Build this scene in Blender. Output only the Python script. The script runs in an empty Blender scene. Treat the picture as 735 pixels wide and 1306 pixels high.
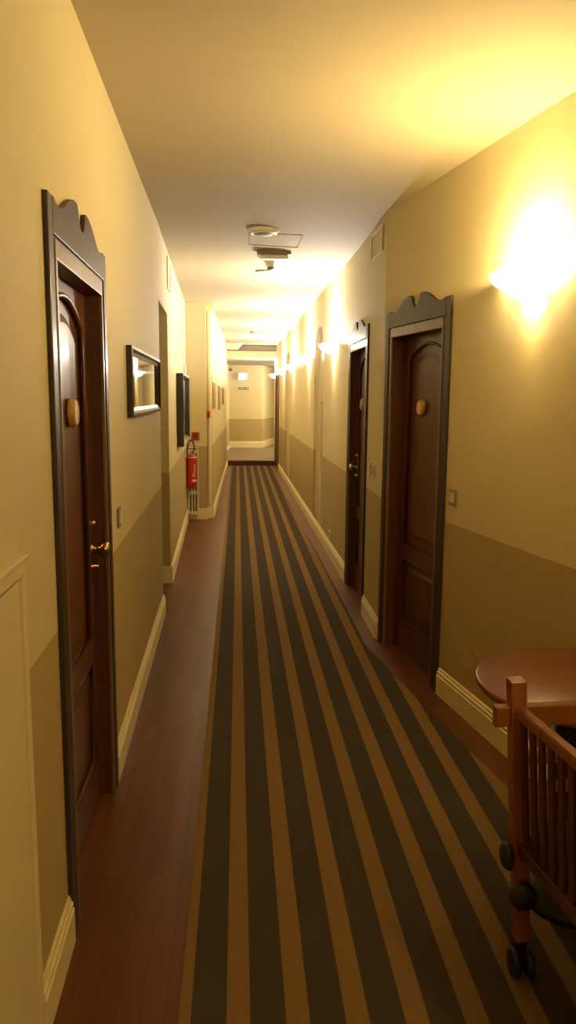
import bpy, bmesh, math, random
from mathutils import Vector, Matrix
random.seed(4)
PI = math.pi
SC = bpy.context.scene
COL = SC.collection

# ------------------------------------------------------------------ materials
def mat(name, color, rough=.6, metal=0., noise=0., nscale=8., bump=0., bscale=60., coat=0., spec=.5, emis=None, estr=0., trans=0.):
    m = bpy.data.materials.new(name); m.use_nodes = True
    nt = m.node_tree; b = nt.nodes['Principled BSDF']
    b.inputs['Base Color'].default_value = (*color, 1)
    b.inputs['Roughness'].default_value = rough
    b.inputs['Metallic'].default_value = metal
    b.inputs['Specular IOR Level'].default_value = spec
    b.inputs['Coat Weight'].default_value = coat
    b.inputs['Coat Roughness'].default_value = .15
    b.inputs['Transmission Weight'].default_value = trans
    if emis:
        b.inputs['Emission Color'].default_value = (*emis, 1); b.inputs['Emission Strength'].default_value = estr
    tc = nt.nodes.new('ShaderNodeTexCoord')
    if noise:
        n = nt.nodes.new('ShaderNodeTexNoise'); n.inputs['Scale'].default_value = nscale; n.inputs['Detail'].default_value = 4
        nt.links.new(tc.outputs['Object'], n.inputs['Vector'])
        r = nt.nodes.new('ShaderNodeValToRGB')
        r.color_ramp.elements[0].position = .3; r.color_ramp.elements[1].position = .7
        r.color_ramp.elements[0].color = (*[c*(1-noise) for c in color], 1)
        r.color_ramp.elements[1].color = (*[min(1, c*(1+noise)) for c in color], 1)
        nt.links.new(n.outputs['Fac'], r.inputs['Fac']); nt.links.new(r.outputs['Color'], b.inputs['Base Color'])
    if bump:
        n2 = nt.nodes.new('ShaderNodeTexNoise'); n2.inputs['Scale'].default_value = bscale; n2.inputs['Detail'].default_value = 5
        nt.links.new(tc.outputs['Object'], n2.inputs['Vector'])
        bp = nt.nodes.new('ShaderNodeBump'); bp.inputs['Strength'].default_value = bump; bp.inputs['Distance'].default_value = .004
        nt.links.new(n2.outputs['Fac'], bp.inputs['Height']); nt.links.new(bp.outputs['Normal'], b.inputs['Normal'])
    return m

def paint_bands():
    """Wall paint in three bands of height: taupe dado, buff middle, cream above."""
    m = mat('wall_paint', (.8, .7, .5), .75, bump=.12, bscale=90)
    nt = m.node_tree; b = nt.nodes['Principled BSDF']
    g = nt.nodes.new('ShaderNodeNewGeometry'); s = nt.nodes.new('ShaderNodeSeparateXYZ')
    nt.links.new(g.outputs['Position'], s.inputs[0])
    def above(z):
        c = nt.nodes.new('ShaderNodeMath'); c.operation = 'GREATER_THAN'; c.inputs[1].default_value = z
        nt.links.new(s.outputs['Z'], c.inputs[0]); return c.outputs[0]
    m1 = nt.nodes.new('ShaderNodeMix'); m1.data_type = 'RGBA'
    m1.inputs[6].default_value = (*LOW, 1); m1.inputs[7].default_value = (*MID, 1)
    nt.links.new(above(.965), m1.inputs[0])
    m2 = nt.nodes.new('ShaderNodeMix'); m2.data_type = 'RGBA'
    nt.links.new(m1.outputs[2], m2.inputs[6]); m2.inputs[7].default_value = (*TOP, 1)
    nt.links.new(above(1.865), m2.inputs[0])
    n = nt.nodes.new('ShaderNodeTexNoise'); n.inputs['Scale'].default_value = 3; n.inputs['Detail'].default_value = 6
    tc = nt.nodes.new('ShaderNodeTexCoord'); nt.links.new(tc.outputs['Object'], n.inputs['Vector'])
    mr = nt.nodes.new('ShaderNodeMapRange'); mr.inputs[3].default_value = .96; mr.inputs[4].default_value = 1.03
    nt.links.new(n.outputs['Fac'], mr.inputs[0])
    mx = nt.nodes.new('ShaderNodeMix'); mx.data_type = 'RGBA'; mx.blend_type = 'MULTIPLY'; mx.inputs[0].default_value = 1
    nt.links.new(m2.outputs[2], mx.inputs[6]); nt.links.new(mr.outputs[0], mx.inputs[7])
    nt.links.new(mx.outputs[2], b.inputs['Base Color'])
    return m
TOP = (.68, .60, .385); MID = (.68, .58, .32); LOW = (.45, .345, .145)

def floor_wood():
    m = mat('floor_laminate', (.2, .08, .04), .34, spec=.30)
    nt = m.node_tree; b = nt.nodes['Principled BSDF']
    tc = nt.nodes.new('ShaderNodeTexCoord')
    mp = nt.nodes.new('ShaderNodeMapping'); mp.inputs['Rotation'].default_value = (0, 0, PI/2)
    nt.links.new(tc.outputs['Object'], mp.inputs['Vector'])
    br = nt.nodes.new('ShaderNodeTexBrick')
    br.inputs['Scale'].default_value = 1; br.inputs['Brick Width'].default_value = 1.2; br.inputs['Row Height'].default_value = .065
    br.inputs['Mortar Size'].default_value = .0008; br.offset = .37
    br.inputs['Color1'].default_value = (.140, .044, .012, 1); br.inputs['Color2'].default_value = (.098, .028, .007, 1)
    br.inputs['Mortar'].default_value = (.05, .02, .01, 1)
    nt.links.new(mp.outputs[0], br.inputs['Vector'])
    mp2 = nt.nodes.new('ShaderNodeMapping'); mp2.inputs['Scale'].default_value = (38, 1.6, 1)
    nt.links.new(tc.outputs['Object'], mp2.inputs['Vector'])
    n = nt.nodes.new('ShaderNodeTexNoise'); n.inputs['Scale'].default_value = 1; n.inputs['Detail'].default_value = 6
    nt.links.new(mp2.outputs[0], n.inputs['Vector'])
    mr = nt.nodes.new('ShaderNodeMapRange'); mr.inputs[3].default_value = .72; mr.inputs[4].default_value = 1.25
    nt.links.new(n.outputs['Fac'], mr.inputs[0])
    mx = nt.nodes.new('ShaderNodeMix'); mx.data_type = 'RGBA'; mx.blend_type = 'MULTIPLY'; mx.inputs[0].default_value = 1
    nt.links.new(br.outputs['Color'], mx.inputs[6]); nt.links.new(mr.outputs[0], mx.inputs[7])
    nt.links.new(mx.outputs[2], b.inputs['Base Color'])
    return m

STRIPE_OFF, STRIPE_P, STRIPE_DARK = -.1255, .1562, .60
def carpet_mat():
    """woven runner: charcoal bands between narrower beige ones, running lengthwise"""
    m = mat('carpet_weave', (.2, .2, .2), .95, bump=.9, bscale=350, spec=.15)
    nt = m.node_tree; b = nt.nodes['Principled BSDF']
    tc = nt.nodes.new('ShaderNodeTexCoord'); s = nt.nodes.new('ShaderNodeSeparateXYZ')
    nt.links.new(tc.outputs['Object'], s.inputs[0])
    def M(op, a, bb):
        n = nt.nodes.new('ShaderNodeMath'); n.operation = op
        if hasattr(a, 'node'): nt.links.new(a, n.inputs[0])
        else: n.inputs[0].default_value = a
        if hasattr(bb, 'node'): nt.links.new(bb, n.inputs[1])
        else: n.inputs[1].default_value = bb
        return n.outputs[0]
    x = M('DIVIDE', M('SUBTRACT', s.outputs['X'], STRIPE_OFF), STRIPE_P)
    fr = M('SUBTRACT', x, M('FLOOR', x, 0))
    dark = M('LESS_THAN', fr, STRIPE_DARK)
    n = nt.nodes.new('ShaderNodeTexNoise'); n.inputs['Scale'].default_value = 1.; n.inputs['Detail'].default_value = 7; n.inputs['Roughness'].default_value = .8
    mp = nt.nodes.new('ShaderNodeMapping'); mp.inputs['Scale'].default_value = (260, 60, 60)
    nt.links.new(tc.outputs['Object'], mp.inputs['Vector']); nt.links.new(mp.outputs[0], n.inputs['Vector'])
    mr = nt.nodes.new('ShaderNodeMapRange'); mr.inputs[3].default_value = .62; mr.inputs[4].default_value = 1.4
    nt.links.new(n.outputs['Fac'], mr.inputs[0])
    mc = nt.nodes.new('ShaderNodeMix'); mc.data_type = 'RGBA'
    mc.inputs[6].default_value = (.215, .128, .045, 1); mc.inputs[7].default_value = (.062, .045, .030, 1)
    nt.links.new(dark, mc.inputs[0])
    mx = nt.nodes.new('ShaderNodeMix'); mx.data_type = 'RGBA'; mx.blend_type = 'MULTIPLY'; mx.inputs[0].default_value = 1
    nt.links.new(mc.outputs[2], mx.inputs[6]); nt.links.new(mr.outputs[0], mx.inputs[7])
    nt.links.new(mx.outputs[2], b.inputs['Base Color'])
    return m

def wood_mat(name, c1, c2, rough=.35, axis='Z', scale=20, coat=.2):
    m = mat(name, c1, rough, coat=coat)
    nt = m.node_tree; b = nt.nodes['Principled BSDF']
    tc = nt.nodes.new('ShaderNodeTexCoord'); mp = nt.nodes.new('ShaderNodeMapping')
    k = {'X': (1.2, scale, scale), 'Y': (scale, 1.2, scale), 'Z': (scale, scale, 1.2)}[axis]
    mp.inputs['Scale'].default_value = k
    nt.links.new(tc.outputs['Object'], mp.inputs['Vector'])
    n = nt.nodes.new('ShaderNodeTexNoise'); n.inputs['Scale'].default_value = 1.5; n.inputs['Detail'].default_value = 6
    nt.links.new(mp.outputs[0], n.inputs['Vector'])
    r = nt.nodes.new('ShaderNodeValToRGB'); r.color_ramp.elements[0].position = .3; r.color_ramp.elements[1].position = .72
    r.color_ramp.elements[0].color = (*c2, 1); r.color_ramp.elements[1].color = (*c1, 1)
    nt.links.new(n.outputs['Fac'], r.inputs['Fac']); nt.links.new(r.outputs['Color'], b.inputs['Base Color'])
    return m

M_WALL = paint_bands()
M_CEIL = mat('ceiling_paint', (.46, .395, .265), .8, noise=.02, nscale=2, bump=.08, bscale=60)
M_BASE = mat('skirting_paint', (.80, .69, .38), .42)
M_TRIM = mat('cream_gloss_paint', (.76, .66, .40), .5)
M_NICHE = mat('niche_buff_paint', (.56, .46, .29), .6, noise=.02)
M_FLOOR = floor_wood()
M_LAND = mat('landing_floor', (.22, .165, .105), .5, noise=.12, nscale=6)
M_RISER = wood_mat('riser_wood', (.10, .035, .016), (.06, .02, .01), .4, 'X')
M_NOSE = mat('nosing_wood', (.50, .33, .22), .4)
M_CARPET = carpet_mat()
M_CASING = wood_mat('casing_dark_stain', (.046, .022, .012), (.030, .014, .008), .5, 'Z', 30, coat=.08)
M_INNER = wood_mat('casing_bead_wood', (.22, .12, .060), (.15, .075, .036), .4, 'Z', 30)
M_DOOR = wood_mat('door_mahogany', (.130, .043, .016), (.082, .025, .008), .42, 'Z', 26, coat=.1)
M_BRASS = mat('brass', (.83, .58, .20), .18, 1.)
M_CHROME = mat('satin_steel', (.62, .60, .56), .3, 1.)
M_DISC = wood_mat('pale_wood_disc', (.66, .40, .14), (.55, .32, .10), .4, 'X', 18)
M_DISCF = mat('disc_engraving', (.74, .55, .28), .5)
M_BLACK = wood_mat('black_frame', (.022, .016, .013), (.012, .009, .008), .4, 'Z', 20)
M_MIRROR = mat('mirror_glass', (.55, .54, .50), .02, 1.)
M_PICGL = mat('dark_print_under_glass', (.030, .028, .024), .3, coat=.1, spec=.3, noise=.3, nscale=4)
M_MOUNT = mat('brown_print', (.30, .20, .09), .5, noise=.25, nscale=5)
M_FRAMEB = mat('brown_frame', (.30, .19, .08), .45)
M_WHITE = mat('white_plastic', (.80, .76, .66), .4)
M_GREYPL = mat('bronze_grey_plastic', (.27, .22, .13), .4, .2)
M_IVORY = mat('ivory_plastic', (.72, .64, .44), .4)
M_RED = mat('red_enamel', (.50, .018, .012), .28, coat=.4)
M_REDD = mat('red_plastic', (.42, .022, .014), .45)
M_RUB = mat('black_rubber', (.012, .011, .012), .55)
M_LABEL = mat('pale_label', (.78, .70, .60), .6)
M_RAD = mat('radiator_enamel', (.78, .68, .44), .35)
M_SHADOWG = mat('painted_shade', (.10, .07, .03), .8)  # dark tone standing in for shade in narrow recesses
M_TABLE = wood_mat('table_cherry', (.20, .060, .014), (.15, .042, .009), .36, 'X', 14, coat=.15)
M_COT = wood_mat('cot_redwood', (.27, .085, .018), (.20, .058, .012), .35, 'Z', 22, coat=.3)
M_COTD = wood_mat('cot_slat_dark', (.085, .020, .008), (.060, .014, .006), .4, 'Z', 22)
M_PED = mat('black_metal', (.012, .011, .012), .45, .3)
M_MATT = mat('dark_mattress', (.02, .014, .028), .9, noise=.2)
M_GREEN = mat('green_sign', (.03, .17, .075), .5)
M_EXIT = mat('exit_light_face', (.8, .9, .88), .3, emis=(.72, 1., .95), estr=2.2)
M_EXITC = mat('exit_light_teal', (.1, .55, .5), .3, emis=(.12, .75, .68), estr=1.5)
M_CAM = mat('grey_plastic', (.20, .19, .16), .5)
M_BULB = mat('bulb_glow', (1, .95, .85), .3, emis=(1, .80, .50), estr=30)

def glass_shade(glow, name):
    m = bpy.data.materials.new(name); m.use_nodes = True
    nt = m.node_tree; nt.nodes.clear()
    o = nt.nodes.new('ShaderNodeOutputMaterial'); d = nt.nodes.new('ShaderNodeBsdfDiffuse'); t = nt.nodes.new('ShaderNodeBsdfTranslucent')
    d.inputs[0].default_value = (.86, .82, .72, 1); t.inputs[0].default_value = (.97, .95, .90, 1)
    x = nt.nodes.new('ShaderNodeMixShader'); x.inputs[0].default_value = SHADE_T
    g = nt.nodes.new('ShaderNodeBsdfGlossy'); g.inputs['Roughness'].default_value = .25
    y = nt.nodes.new('ShaderNodeMixShader'); y.inputs[0].default_value = .04
    nt.links.new(d.outputs[0], x.inputs[1]); nt.links.new(t.outputs[0], x.inputs[2])
    nt.links.new(x.outputs[0], y.inputs[1]); nt.links.new(g.outputs[0], y.inputs[2])
    if glow:
        e = nt.nodes.new('ShaderNodeEmission'); e.inputs[0].default_value = (*GLOWC, 1); e.inputs[1].default_value = glow
        a = nt.nodes.new('ShaderNodeAddShader'); nt.links.new(y.outputs[0], a.inputs[0]); nt.links.new(e.outputs[0], a.inputs[1])
        nt.links.new(a.outputs[0], o.inputs[0])
    else: nt.links.new(y.outputs[0], o.inputs[0])
    return m
SHADE_T = .93
GLOWC = (1, .78, .40)
M_SHADE = glass_shade(13, 'frosted_shade_lit'); M_SHADEIN = glass_shade(0, 'frosted_shade_inside')

# ------------------------------------------------------------------ geometry helpers
class MB:
    """collects shapes (optionally through a frame matrix) and links them as one mesh object"""
    def __init__(s, F=None):
        s.bm = bmesh.new(); s.F = F or Matrix(); s.mats = []
    def _mi(s, m):
        if m is None: return 0
        if m not in s.mats: s.mats.append(m)
        return s.mats.index(m)
    def _v(s, p): return s.bm.verts.new(s.F @ Vector(p))
    def hull(s, pts, faces, m=None, smooth=False):
        vs = [s._v(p) for p in pts]; mi = s._mi(m); out = []
        for f in faces:
            try: fc = s.bm.faces.new([vs[i] for i in f])
            except ValueError: continue
            fc.material_index = mi; fc.smooth = smooth; out.append(fc)
        return out
    def box(s, x0, x1, y0, y1, z0, z1, m=None, bev=0.):
        b = bev
        if b <= 0:
            p = [(x, y, z) for z in (z0, z1) for y in (y0, y1) for x in (x0, x1)]
            return s.hull(p, [(0, 2, 3, 1), (4, 5, 7, 6), (0, 1, 5, 4), (2, 6, 7, 3), (0, 4, 6, 2), (1, 3, 7, 5)], m)
        t = bmesh.new(); bmesh.ops.create_cube(t, size=1)
        for v in t.verts:
            v.co = Vector(((x0+x1)/2+v.co.x*(x1-x0), (y0+y1)/2+v.co.y*(y1-y0), (z0+z1)/2+v.co.z*(z1-z0)))
        bmesh.ops.bevel(t, geom=t.edges[:], offset=b, segments=2, affect='EDGES', profile=.5)
        s.merge(t, m)
    def merge(s, t, m=None, smooth=False, M=None):
        mi = s._mi(m); mp = {}
        X = s.F @ M if M is not None else s.F
        for v in t.verts: mp[v] = s.bm.verts.new(X @ v.co)
        for f in t.faces:
            nf = s.bm.faces.new([mp[v] for v in f.verts]); nf.material_index = mi; nf.smooth = smooth
        t.free()
    def prism(s, poly, ax, d0, d1, m=None, smooth=False):
        """poly: 2D outline; extruded along ax ('x','y','z') from d0 to d1; the others keep order"""
        def P(u, v, d): return {'x': (d, u, v), 'y': (u, d, v), 'z': (u, v, d)}[ax]
        n = len(poly)
        pts = [P(u, v, d0) for u, v in poly] + [P(u, v, d1) for u, v in poly]
        s.hull(pts, [tuple(range(n)), tuple(range(2*n-1, n-1, -1))] + [(i, (i+1) % n, n+(i+1) % n, n+i) for i in range(n)], m, smooth)
    def bar(s, a, b, w, t, m=None, up=(0, 0, 1), bev=.003):
        """rectangular bar between points; w across, t along up"""
        a, b = Vector(a), Vector(b); d = b-a; L = d.length; z = d.normalized()
        x = Vector(up).cross(z)
        x = x.normalized() if x.length > 1e-6 else Vector((1, 0, 0)); y = z.cross(x)
        M = Matrix(((x.x, y.x, z.x, a.x), (x.y, y.y, z.y, a.y), (x.z, y.z, z.z, a.z), (0, 0, 0, 1)))
        q = bmesh.new(); bmesh.ops.create_cube(q, size=1)
        for v in q.verts: v.co = Vector((v.co.x*w, v.co.y*t, (v.co.z+.5)*L))
        if bev: bmesh.ops.bevel(q, geom=q.edges[:], offset=bev, segments=2, affect='EDGES', profile=.5)
        s.merge(q, m, M=M)
    def lathe(s, prof, c=(0, 0, 0), ax='z', n=32, m=None, smooth=True, a0=0., a1=2*PI):
        """prof: (radius, height) pairs about an axis through c"""
        full = abs(a1-a0-2*PI) < 1e-6; k = n if full else n+1
        def P(r, h, t):
            u, v = r*math.cos(t), r*math.sin(t)
            p = {'z': (u, v, h), 'x': (h, u, v), 'y': (u, h, v)}[ax]
            return tuple(p[i]+c[i] for i in range(3))
        pts = []; 
        for r, h in prof:
            for j in range(k): pts.append(P(max(r, 1e-5), h, a0+(a1-a0)*j/n))
        fs = []
        for i in range(len(prof)-1):
            for j in range(n if full else n):
                j2 = (j+1) % k
                fs.append((i*k+j, i*k+j2, (i+1)*k+j2, (i+1)*k+j))
        s.hull(pts, fs, m, smooth)
    def tube(s, path, r, m=None, n=10, closed=False):
        path = [Vector(p) for p in path]; k = len(path); rings = []
        for i, p in enumerate(path):
            if closed: d = path[(i+1) % k]-path[i-1]
            else: d = path[min(i+1, k-1)]-path[max(i-1, 0)]
            d.normalize(); ref = Vector((0, 0, 1)) if abs(d.z) < .9 else Vector((1, 0, 0))
            x = ref.cross(d).normalized(); y = d.cross(x)
            rr = r[i] if isinstance(r, (list, tuple)) else r
            rings.append([tuple(p+x*rr*math.cos(2*PI*j/n)+y*rr*math.sin(2*PI*j/n)) for j in range(n)])
        pts = [q for g in rings for q in g]; fs = []
        for i in range(k if closed else k-1):
            i2 = (i+1) % k
            for j in range(n): fs.append((i*n+j, i*n+(j+1) % n, i2*n+(j+1) % n, i2*n+j))
        if not closed: fs += [tuple(range(n-1, -1, -1)), tuple(range((k-1)*n, k*n))]
        s.hull(pts, fs, m, True)
    def build(s, name, m=None, parent=None, kind=None, origin=None):
        bmesh.ops.recalc_face_normals(s.bm, faces=s.bm.faces[:])
        me = bpy.data.meshes.new(name)
        if origin is not None:
            for v in s.bm.verts: v.co -= Vector(origin)
        s.bm.to_mesh(me); s.bm.free()
        for x in (s.mats or [m]): me.materials.append(x)
        o = bpy.data.objects.new(name, me); COL.objects.link(o)
        if origin is not None: o.location = origin
        if parent is not None:
            o.parent = parent
            W = parent.matrix_world if False else MW[parent.name]
            o.matrix_parent_inverse = W.inverted()
        MW[o.name] = Matrix.Translation(Vector(origin)) if origin is not None else Matrix()
        if kind: o['kind'] = kind
        return o
MW = {}
def empty(name, loc, kind=None, parent=None):
    o = bpy.data.objects.new(name, None); COL.objects.link(o); o.location = loc; o.empty_display_size = .1
    MW[o.name] = Matrix.Translation(Vector(loc))
    if kind: o['kind'] = kind
    return o
def tag(o, label, cat, group=None):
    o['label'] = label; o['category'] = cat
    if group: o['group'] = group
    return o
def frame_at(a, b, side, u=0., z=0.):
    """local frame on a wall run a->b: x along the run, y out of the wall into the corridor, z up"""
    t = Vector((b[0]-a[0], b[1]-a[1], 0)).normalized()
    n = Vector((t.y, -t.x, 0)) if side == 'L' else Vector((-t.y, t.x, 0))
    p = Vector((a[0], a[1], 0)) + t*u
    return Matrix(((t.x, n.x, 0, p.x), (t.y, n.y, 0, p.y), (0, 0, 1, z), (0, 0, 0, 1)))
def run_u(a, b, y): # distance along the run at world y
    return math.hypot(b[0]-a[0], b[1]-a[1])*(y-a[1])/(b[1]-a[1])

# ------------------------------------------------------------------ plan (metres; y runs down the corridor)
L0, L1, L2 = (-.486, -3.4), (-.5575, 5.52), None
def lx(y): return -.505-.0155*(y-2.1)
LA, LB = (lx(-3.4), -3.4), (lx(5.58), 5.58)
LC, LD = (-.585, 6.53), (-.667, 10.0)
CE, CF = (-.408, 10.0), (-.408, 10.10)       # pilaster step
CG = (-.336, 10.10)
LE, LF = CG, (-.250, 17.7)
RA, RB, RC, RD = (1.62, -3.4), (1.47, 2.0), (.94, 4.95), (.951, 6.60)
RK = (1.262, 3.05)
RE_ = (.902, 16.80); RF = (.888, 17.80); RG = (.886, 18.75)
HC = 2.80; T = .22
def rrx(y):  # right wall surface
    P = [RA, RB, RK, RC, RD, RE_, RF, RG]
    for p, q in zip(P, P[1:]):
        if p[1] <= y <= q[1]: return p[0]+(q[0]-p[0])*(y-p[1])/(q[1]-p[1])

def seg(mb, a, b, z0, z1, side, thick=T):
    n = frame_at(a, b, side).col[1].to_3d()
    ao = (a[0]-n.x*thick, a[1]-n.y*thick); bo = (b[0]-n.x*thick, b[1]-n.y*thick)
    mb.prism([a, b, bo, ao], 'z', z0, z1)
def at(a, b, y): k = (y-a[1])/(b[1]-a[1]); return (a[0]+(b[0]-a[0])*k, y)

HT = 3.0
# openings in the walls (world y along the run)
DL = (2.145, 3.005); OH = 2.045
DR1 = (4.035, 4.815); DR2 = (5.60, 6.44)
# left wall
w = MB()
seg(w, LA, at(LA, LB, DL[0]), -.05, HT, 'L'); seg(w, at(LA, LB, DL[0]), at(LA, LB, DL[1]), OH, HT, 'L'); seg(w, at(LA, LB, DL[1]), LB, -.05, HT, 'L')
w.build('wall_left', M_WALL, kind='structure'); w = MB()
seg(w, LB, LC, 2.285, HT, 'L')
w.build('wall_left', M_WALL, kind='structure'); w = MB()
seg(w, LC, LD, -.05, HT, 'L')
w.build('wall_left', M_WALL, kind='structure'); w = MB()
# side passage behind the opening
w.box(-1.75, LB[0]-.219, LB[1]-.12, LB[1], -.05, HT); w.box(-1.75, LC[0]-.219, LC[1], LC[1]+.12, -.05, HT)
w.box(-1.87, -1.75, LB[1]-.12, LC[1]+.12, -.05, HT); w.box(-1.75, -.79, LB[1], LC[1], 2.45, HT)
w.build('wall_passage', M_WALL, kind='structure')
# column and far left wall
w = MB()
w.prism([LD, CE, (-.408, 10.4), (-.667, 10.4)], 'z', -.05, HT)
w.build('wall_column', M_WALL, kind='structure'); w = MB()
w.prism([(-.46, 10.10), CG, LF, (-.46, 17.7)], 'z', -.05, HT)
w.build('wall_left_far', M_WALL, kind='structure')
# right wall
w = MB()
seg(w, RA, RB, -.05, HT, 'R'); w.build('wall_right', M_WALL, kind='structure'); w = MB()
seg(w, RB, RK, -.05, HT, 'R'); w.build('wall_right', M_WALL, kind='structure'); w = MB()
seg(w, RK, at(RK, RC, DR1[0]), -.05, HT, 'R'); seg(w, at(RK, RC, DR1[0]), at(RK, RC, DR1[1]), OH, HT, 'R'); seg(w, at(RK, RC, DR1[1]), RC, -.05, HT, 'R')
seg(w, RC, at(RC, RD, DR2[0]), -.05, HT, 'R'); seg(w, at(RC, RD, DR2[0]), at(RC, RD, DR2[1]), OH, HT, 'R'); seg(w, at(RC, RD, DR2[1]), RD, -.05, HT, 'R')
w.build('wall_right', M_WALL, kind='structure'); w = MB()
# far right wall with two shallow arched recesses
def arch_hole(mb, a, b, y0, y1, zs, zt, side, rec=.05, n=14):
    """wall above an arched recess between y0 and y1: springing zs, apex zt, plus the recess back"""
    F = frame_at(a, b, side, run_u(a, b, y0)); W = run_u(a, b, y1)-run_u(a, b, y0)
    q = MB(F); q.bm.free(); q.bm = mb.bm
    pts = [(W/2-W/2*math.cos(PI*i/n), zs+(zt-zs)*math.sin(PI*i/n)) for i in range(n+1)]
    for i in range(n):
        (u0, z0), (u1, z1) = pts[i], pts[i+1]
        q.hull([(u0, 0, z0), (u1, 0, z1), (u1, 0, HT), (u0, 0, HT), (u0, -T, z0), (u1, -T, z1), (u1, -T, HT), (u0, -T, HT)],
               [(0, 1, 2, 3), (5, 4, 7, 6), (0, 4, 5, 1)])
    return F, W
N1 = (8.45, 9.42); N2 = (13.55, 14.75)
seg(w, RD, at(RD, RE_, N1[0]), -.05, HT, 'R'); seg(w, at(RD, RE_, N1[1]), at(RD, RE_, N2[0]), -.05, HT, 'R'); seg(w, at(RD, RE_, N2[1]), RE_, -.05, HT, 'R')
arch_hole(w, RD, RE_, *N1, 2.02, 2.42, 'R'); arch_hole(w, RD, RE_, *N2, 2.02, 2.42, 'R')
seg(w, RE_, RF, 2.18, HT, 'R'); seg(w, RF, RG, -.05, HT, 'R')
w.build('wall_right', M_WALL, kind='structure')
# back wall behind the viewer, closes the corridor
w = MB(); w.box(-.8, 1.9, -3.55, -3.4, -.05, HT); w.build('wall_back', M_WALL, kind='structure')
# landing walls
w = MB()
w.prism([(-.9, 22.15), (.70, 22.15), (1.40, 25.4), (1.40, 25.7), (-.9, 25.7)], 'z', -.05, HT)
w.build('wall_end', M_WALL, kind='structure')
w = MB()
w.prism([(-.43, 17.72), (-.25, 22.15), (-.7, 22.15), (-.7, 17.72)], 'z', -.05, HT)
w.build('wall_landing_left', M_WALL, kind='structure')
w = MB(); w.box(3.2, 3.35, 18.75, 25.7, -.05, HT); w.box(1.4, 3.2, 25.4, 25.7, -.05, HT); w.box(1.106, 3.2, 18.6, 18.75, -.05, HT)
w.build('wall_landing_right', M_WALL, kind='structure')

# floor, landing, step
w = MB(); w.box(-1.9, 2.0, -3.55, 18.0, -.12, 0); w.build('floor', M_FLOOR, kind='structure')
w = MB()
w.box(-.9, 3.35, 17.90, 25.7, -.1, .138, M_LAND)
w.box(-.43, .888, 17.874, 17.90, -.02, .112, M_RISER)
w.box(-.43, .888, 17.85, 17.92, .112, .142, M_NOSE)
w.build('floor_landing', None, kind='structure')
# ceiling: old plaster, a little higher on the left near the viewer
w = MB()
ys = [-3.6, 2, 6, 10, 14, 18.2]; zl = [2.825, 2.825, 2.815, 2.785, 2.775, 2.765]; zr = [2.755, 2.755, 2.755, 2.765, 2.765, 2.765]
for i in range(5):
    a0, a1 = ys[i], ys[i+1]
    w.hull([(-.95, a0, zl[i]+.01), (2.0, a0, zr[i]-.01), (2.0, a1, zr[i+1]-.01), (-.95, a1, zl[i+1]+.01), (-.95, a0, 3.05), (2.0, a0, 3.05), (2.0, a1, 3.05), (-.95, a1, 3.05)],
           [(0, 1, 2, 3), (7, 6, 5, 4), (0, 3, 7, 4), (1, 5, 6, 2)] + ([(0, 4, 5, 1)] if i == 0 else []))
w.build('ceiling', M_CEIL, kind='structure')
w = MB(); w.box(-.9, 3.35, 17.95, 25.7, 2.49, 2.9)
w.build('ceiling_landing', M_CEIL, kind='structure')
w = MB()
w.box(-.43, .886, 17.80, 17.95, 2.49, 2.64)
w.build('trim_landing_lintel', M_TRIM, kind='structure')
w = MB(); w.box(-.31, .0, 17.0, 17.79, 2.66, 2.80)
w.prism([(0, 2.66), (.10, 2.77), (0, 2.77)], 'y', 17.0, 17.79)
w.build('trim_boxing', M_TRIM, kind='structure')

# cornice on the column, thin cream line
w = MB(); w.box(-.66, -.40, 9.975, 10.0, 2.745, 2.79); w.box(-.408, -.325, 10.075, 10.1, 2.70, 2.79); w.box(-.336, -.31, 10.1, 10.5, 2.70, 2.79)
w.build('trim_cornice', M_TRIM, kind='structure')
w = MB(); w.lathe([(.028, .15), (.028, 2.70)], (-.372, 10.105, 0), n=16)
w.build('trim_column_roll', M_TRIM, kind='structure')

# ------------------------------------------------------------------ skirting boards
PROF = [(0, 0), (.018, 0), (.018, .108), (.013, .113), (.015, .121), (.015, .128), (.009, .134), (.008, .142), (.003, .15), (0, .15)]
def skirt(name, runs, side, z=0., h=1.):
    mb = MB()
    for a, b in runs:
        L = math.hypot(b[0]-a[0], b[1]-a[1]); mb.F = frame_at(a, b, side, 0, z)
        n = len(PROF); pts = [(0, d, zz*h) for d, zz in PROF]+[(L, d, zz*h) for d, zz in PROF]
        mb.hull(pts, [tuple(range(n)), tuple(range(2*n-1, n-1, -1))]+[(i, (i+1) % n, n+(i+1) % n, n+i) for i in range(n)])
    return mb.build(name, M_BASE, kind='structure')
skirt('baseboard_left', [(at(LA, LB, 1.74), at(LA, LB, 2.098))], 'L', h=1.0)
skirt('baseboard_left', [(at(LA, LB, 3.05), LB)], 'L')
skirt('baseboard_left', [(LC, LD)], 'L', h=1.0)
skirt('baseboard_left', [((-1.7, 6.53), (-.567, 6.53))], 'L', h=1.0)
w = MB()
w.box(-.668, -.395, 9.982, 10.0, 0, .15, bev=.003); w.box(-.408, -.322, 10.082, 10.1, 0, .165, bev=.003); w.box(-.41, -.39, 9.99, 10.1, 0, .15)
w.build('baseboard_column', M_BASE, kind='structure')
skirt('baseboard_left', [((-.336, 10.1), (-.25, 17.7))], 'L')
skirt('baseboard_right', [(RB, RK), (RK, at(RK, RC, 3.955))], 'R')
skirt('baseboard_right', [(at(RK, RC, 4.90), RC), (RC, at(RC, RD, 5.515))], 'R')
skirt('baseboard_right', [(at(RC, RD, 6.53), RD), (RD, at(RD, RE_, N1[0]))], 'R')
skirt('baseboard_right', [(at(RD, RE_, N1[0]), RE_)], 'R', h=.999)
skirt('baseboard_end', [((.70, 22.15), (-.25, 22.15))], 'R', .138, 1.25)
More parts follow.
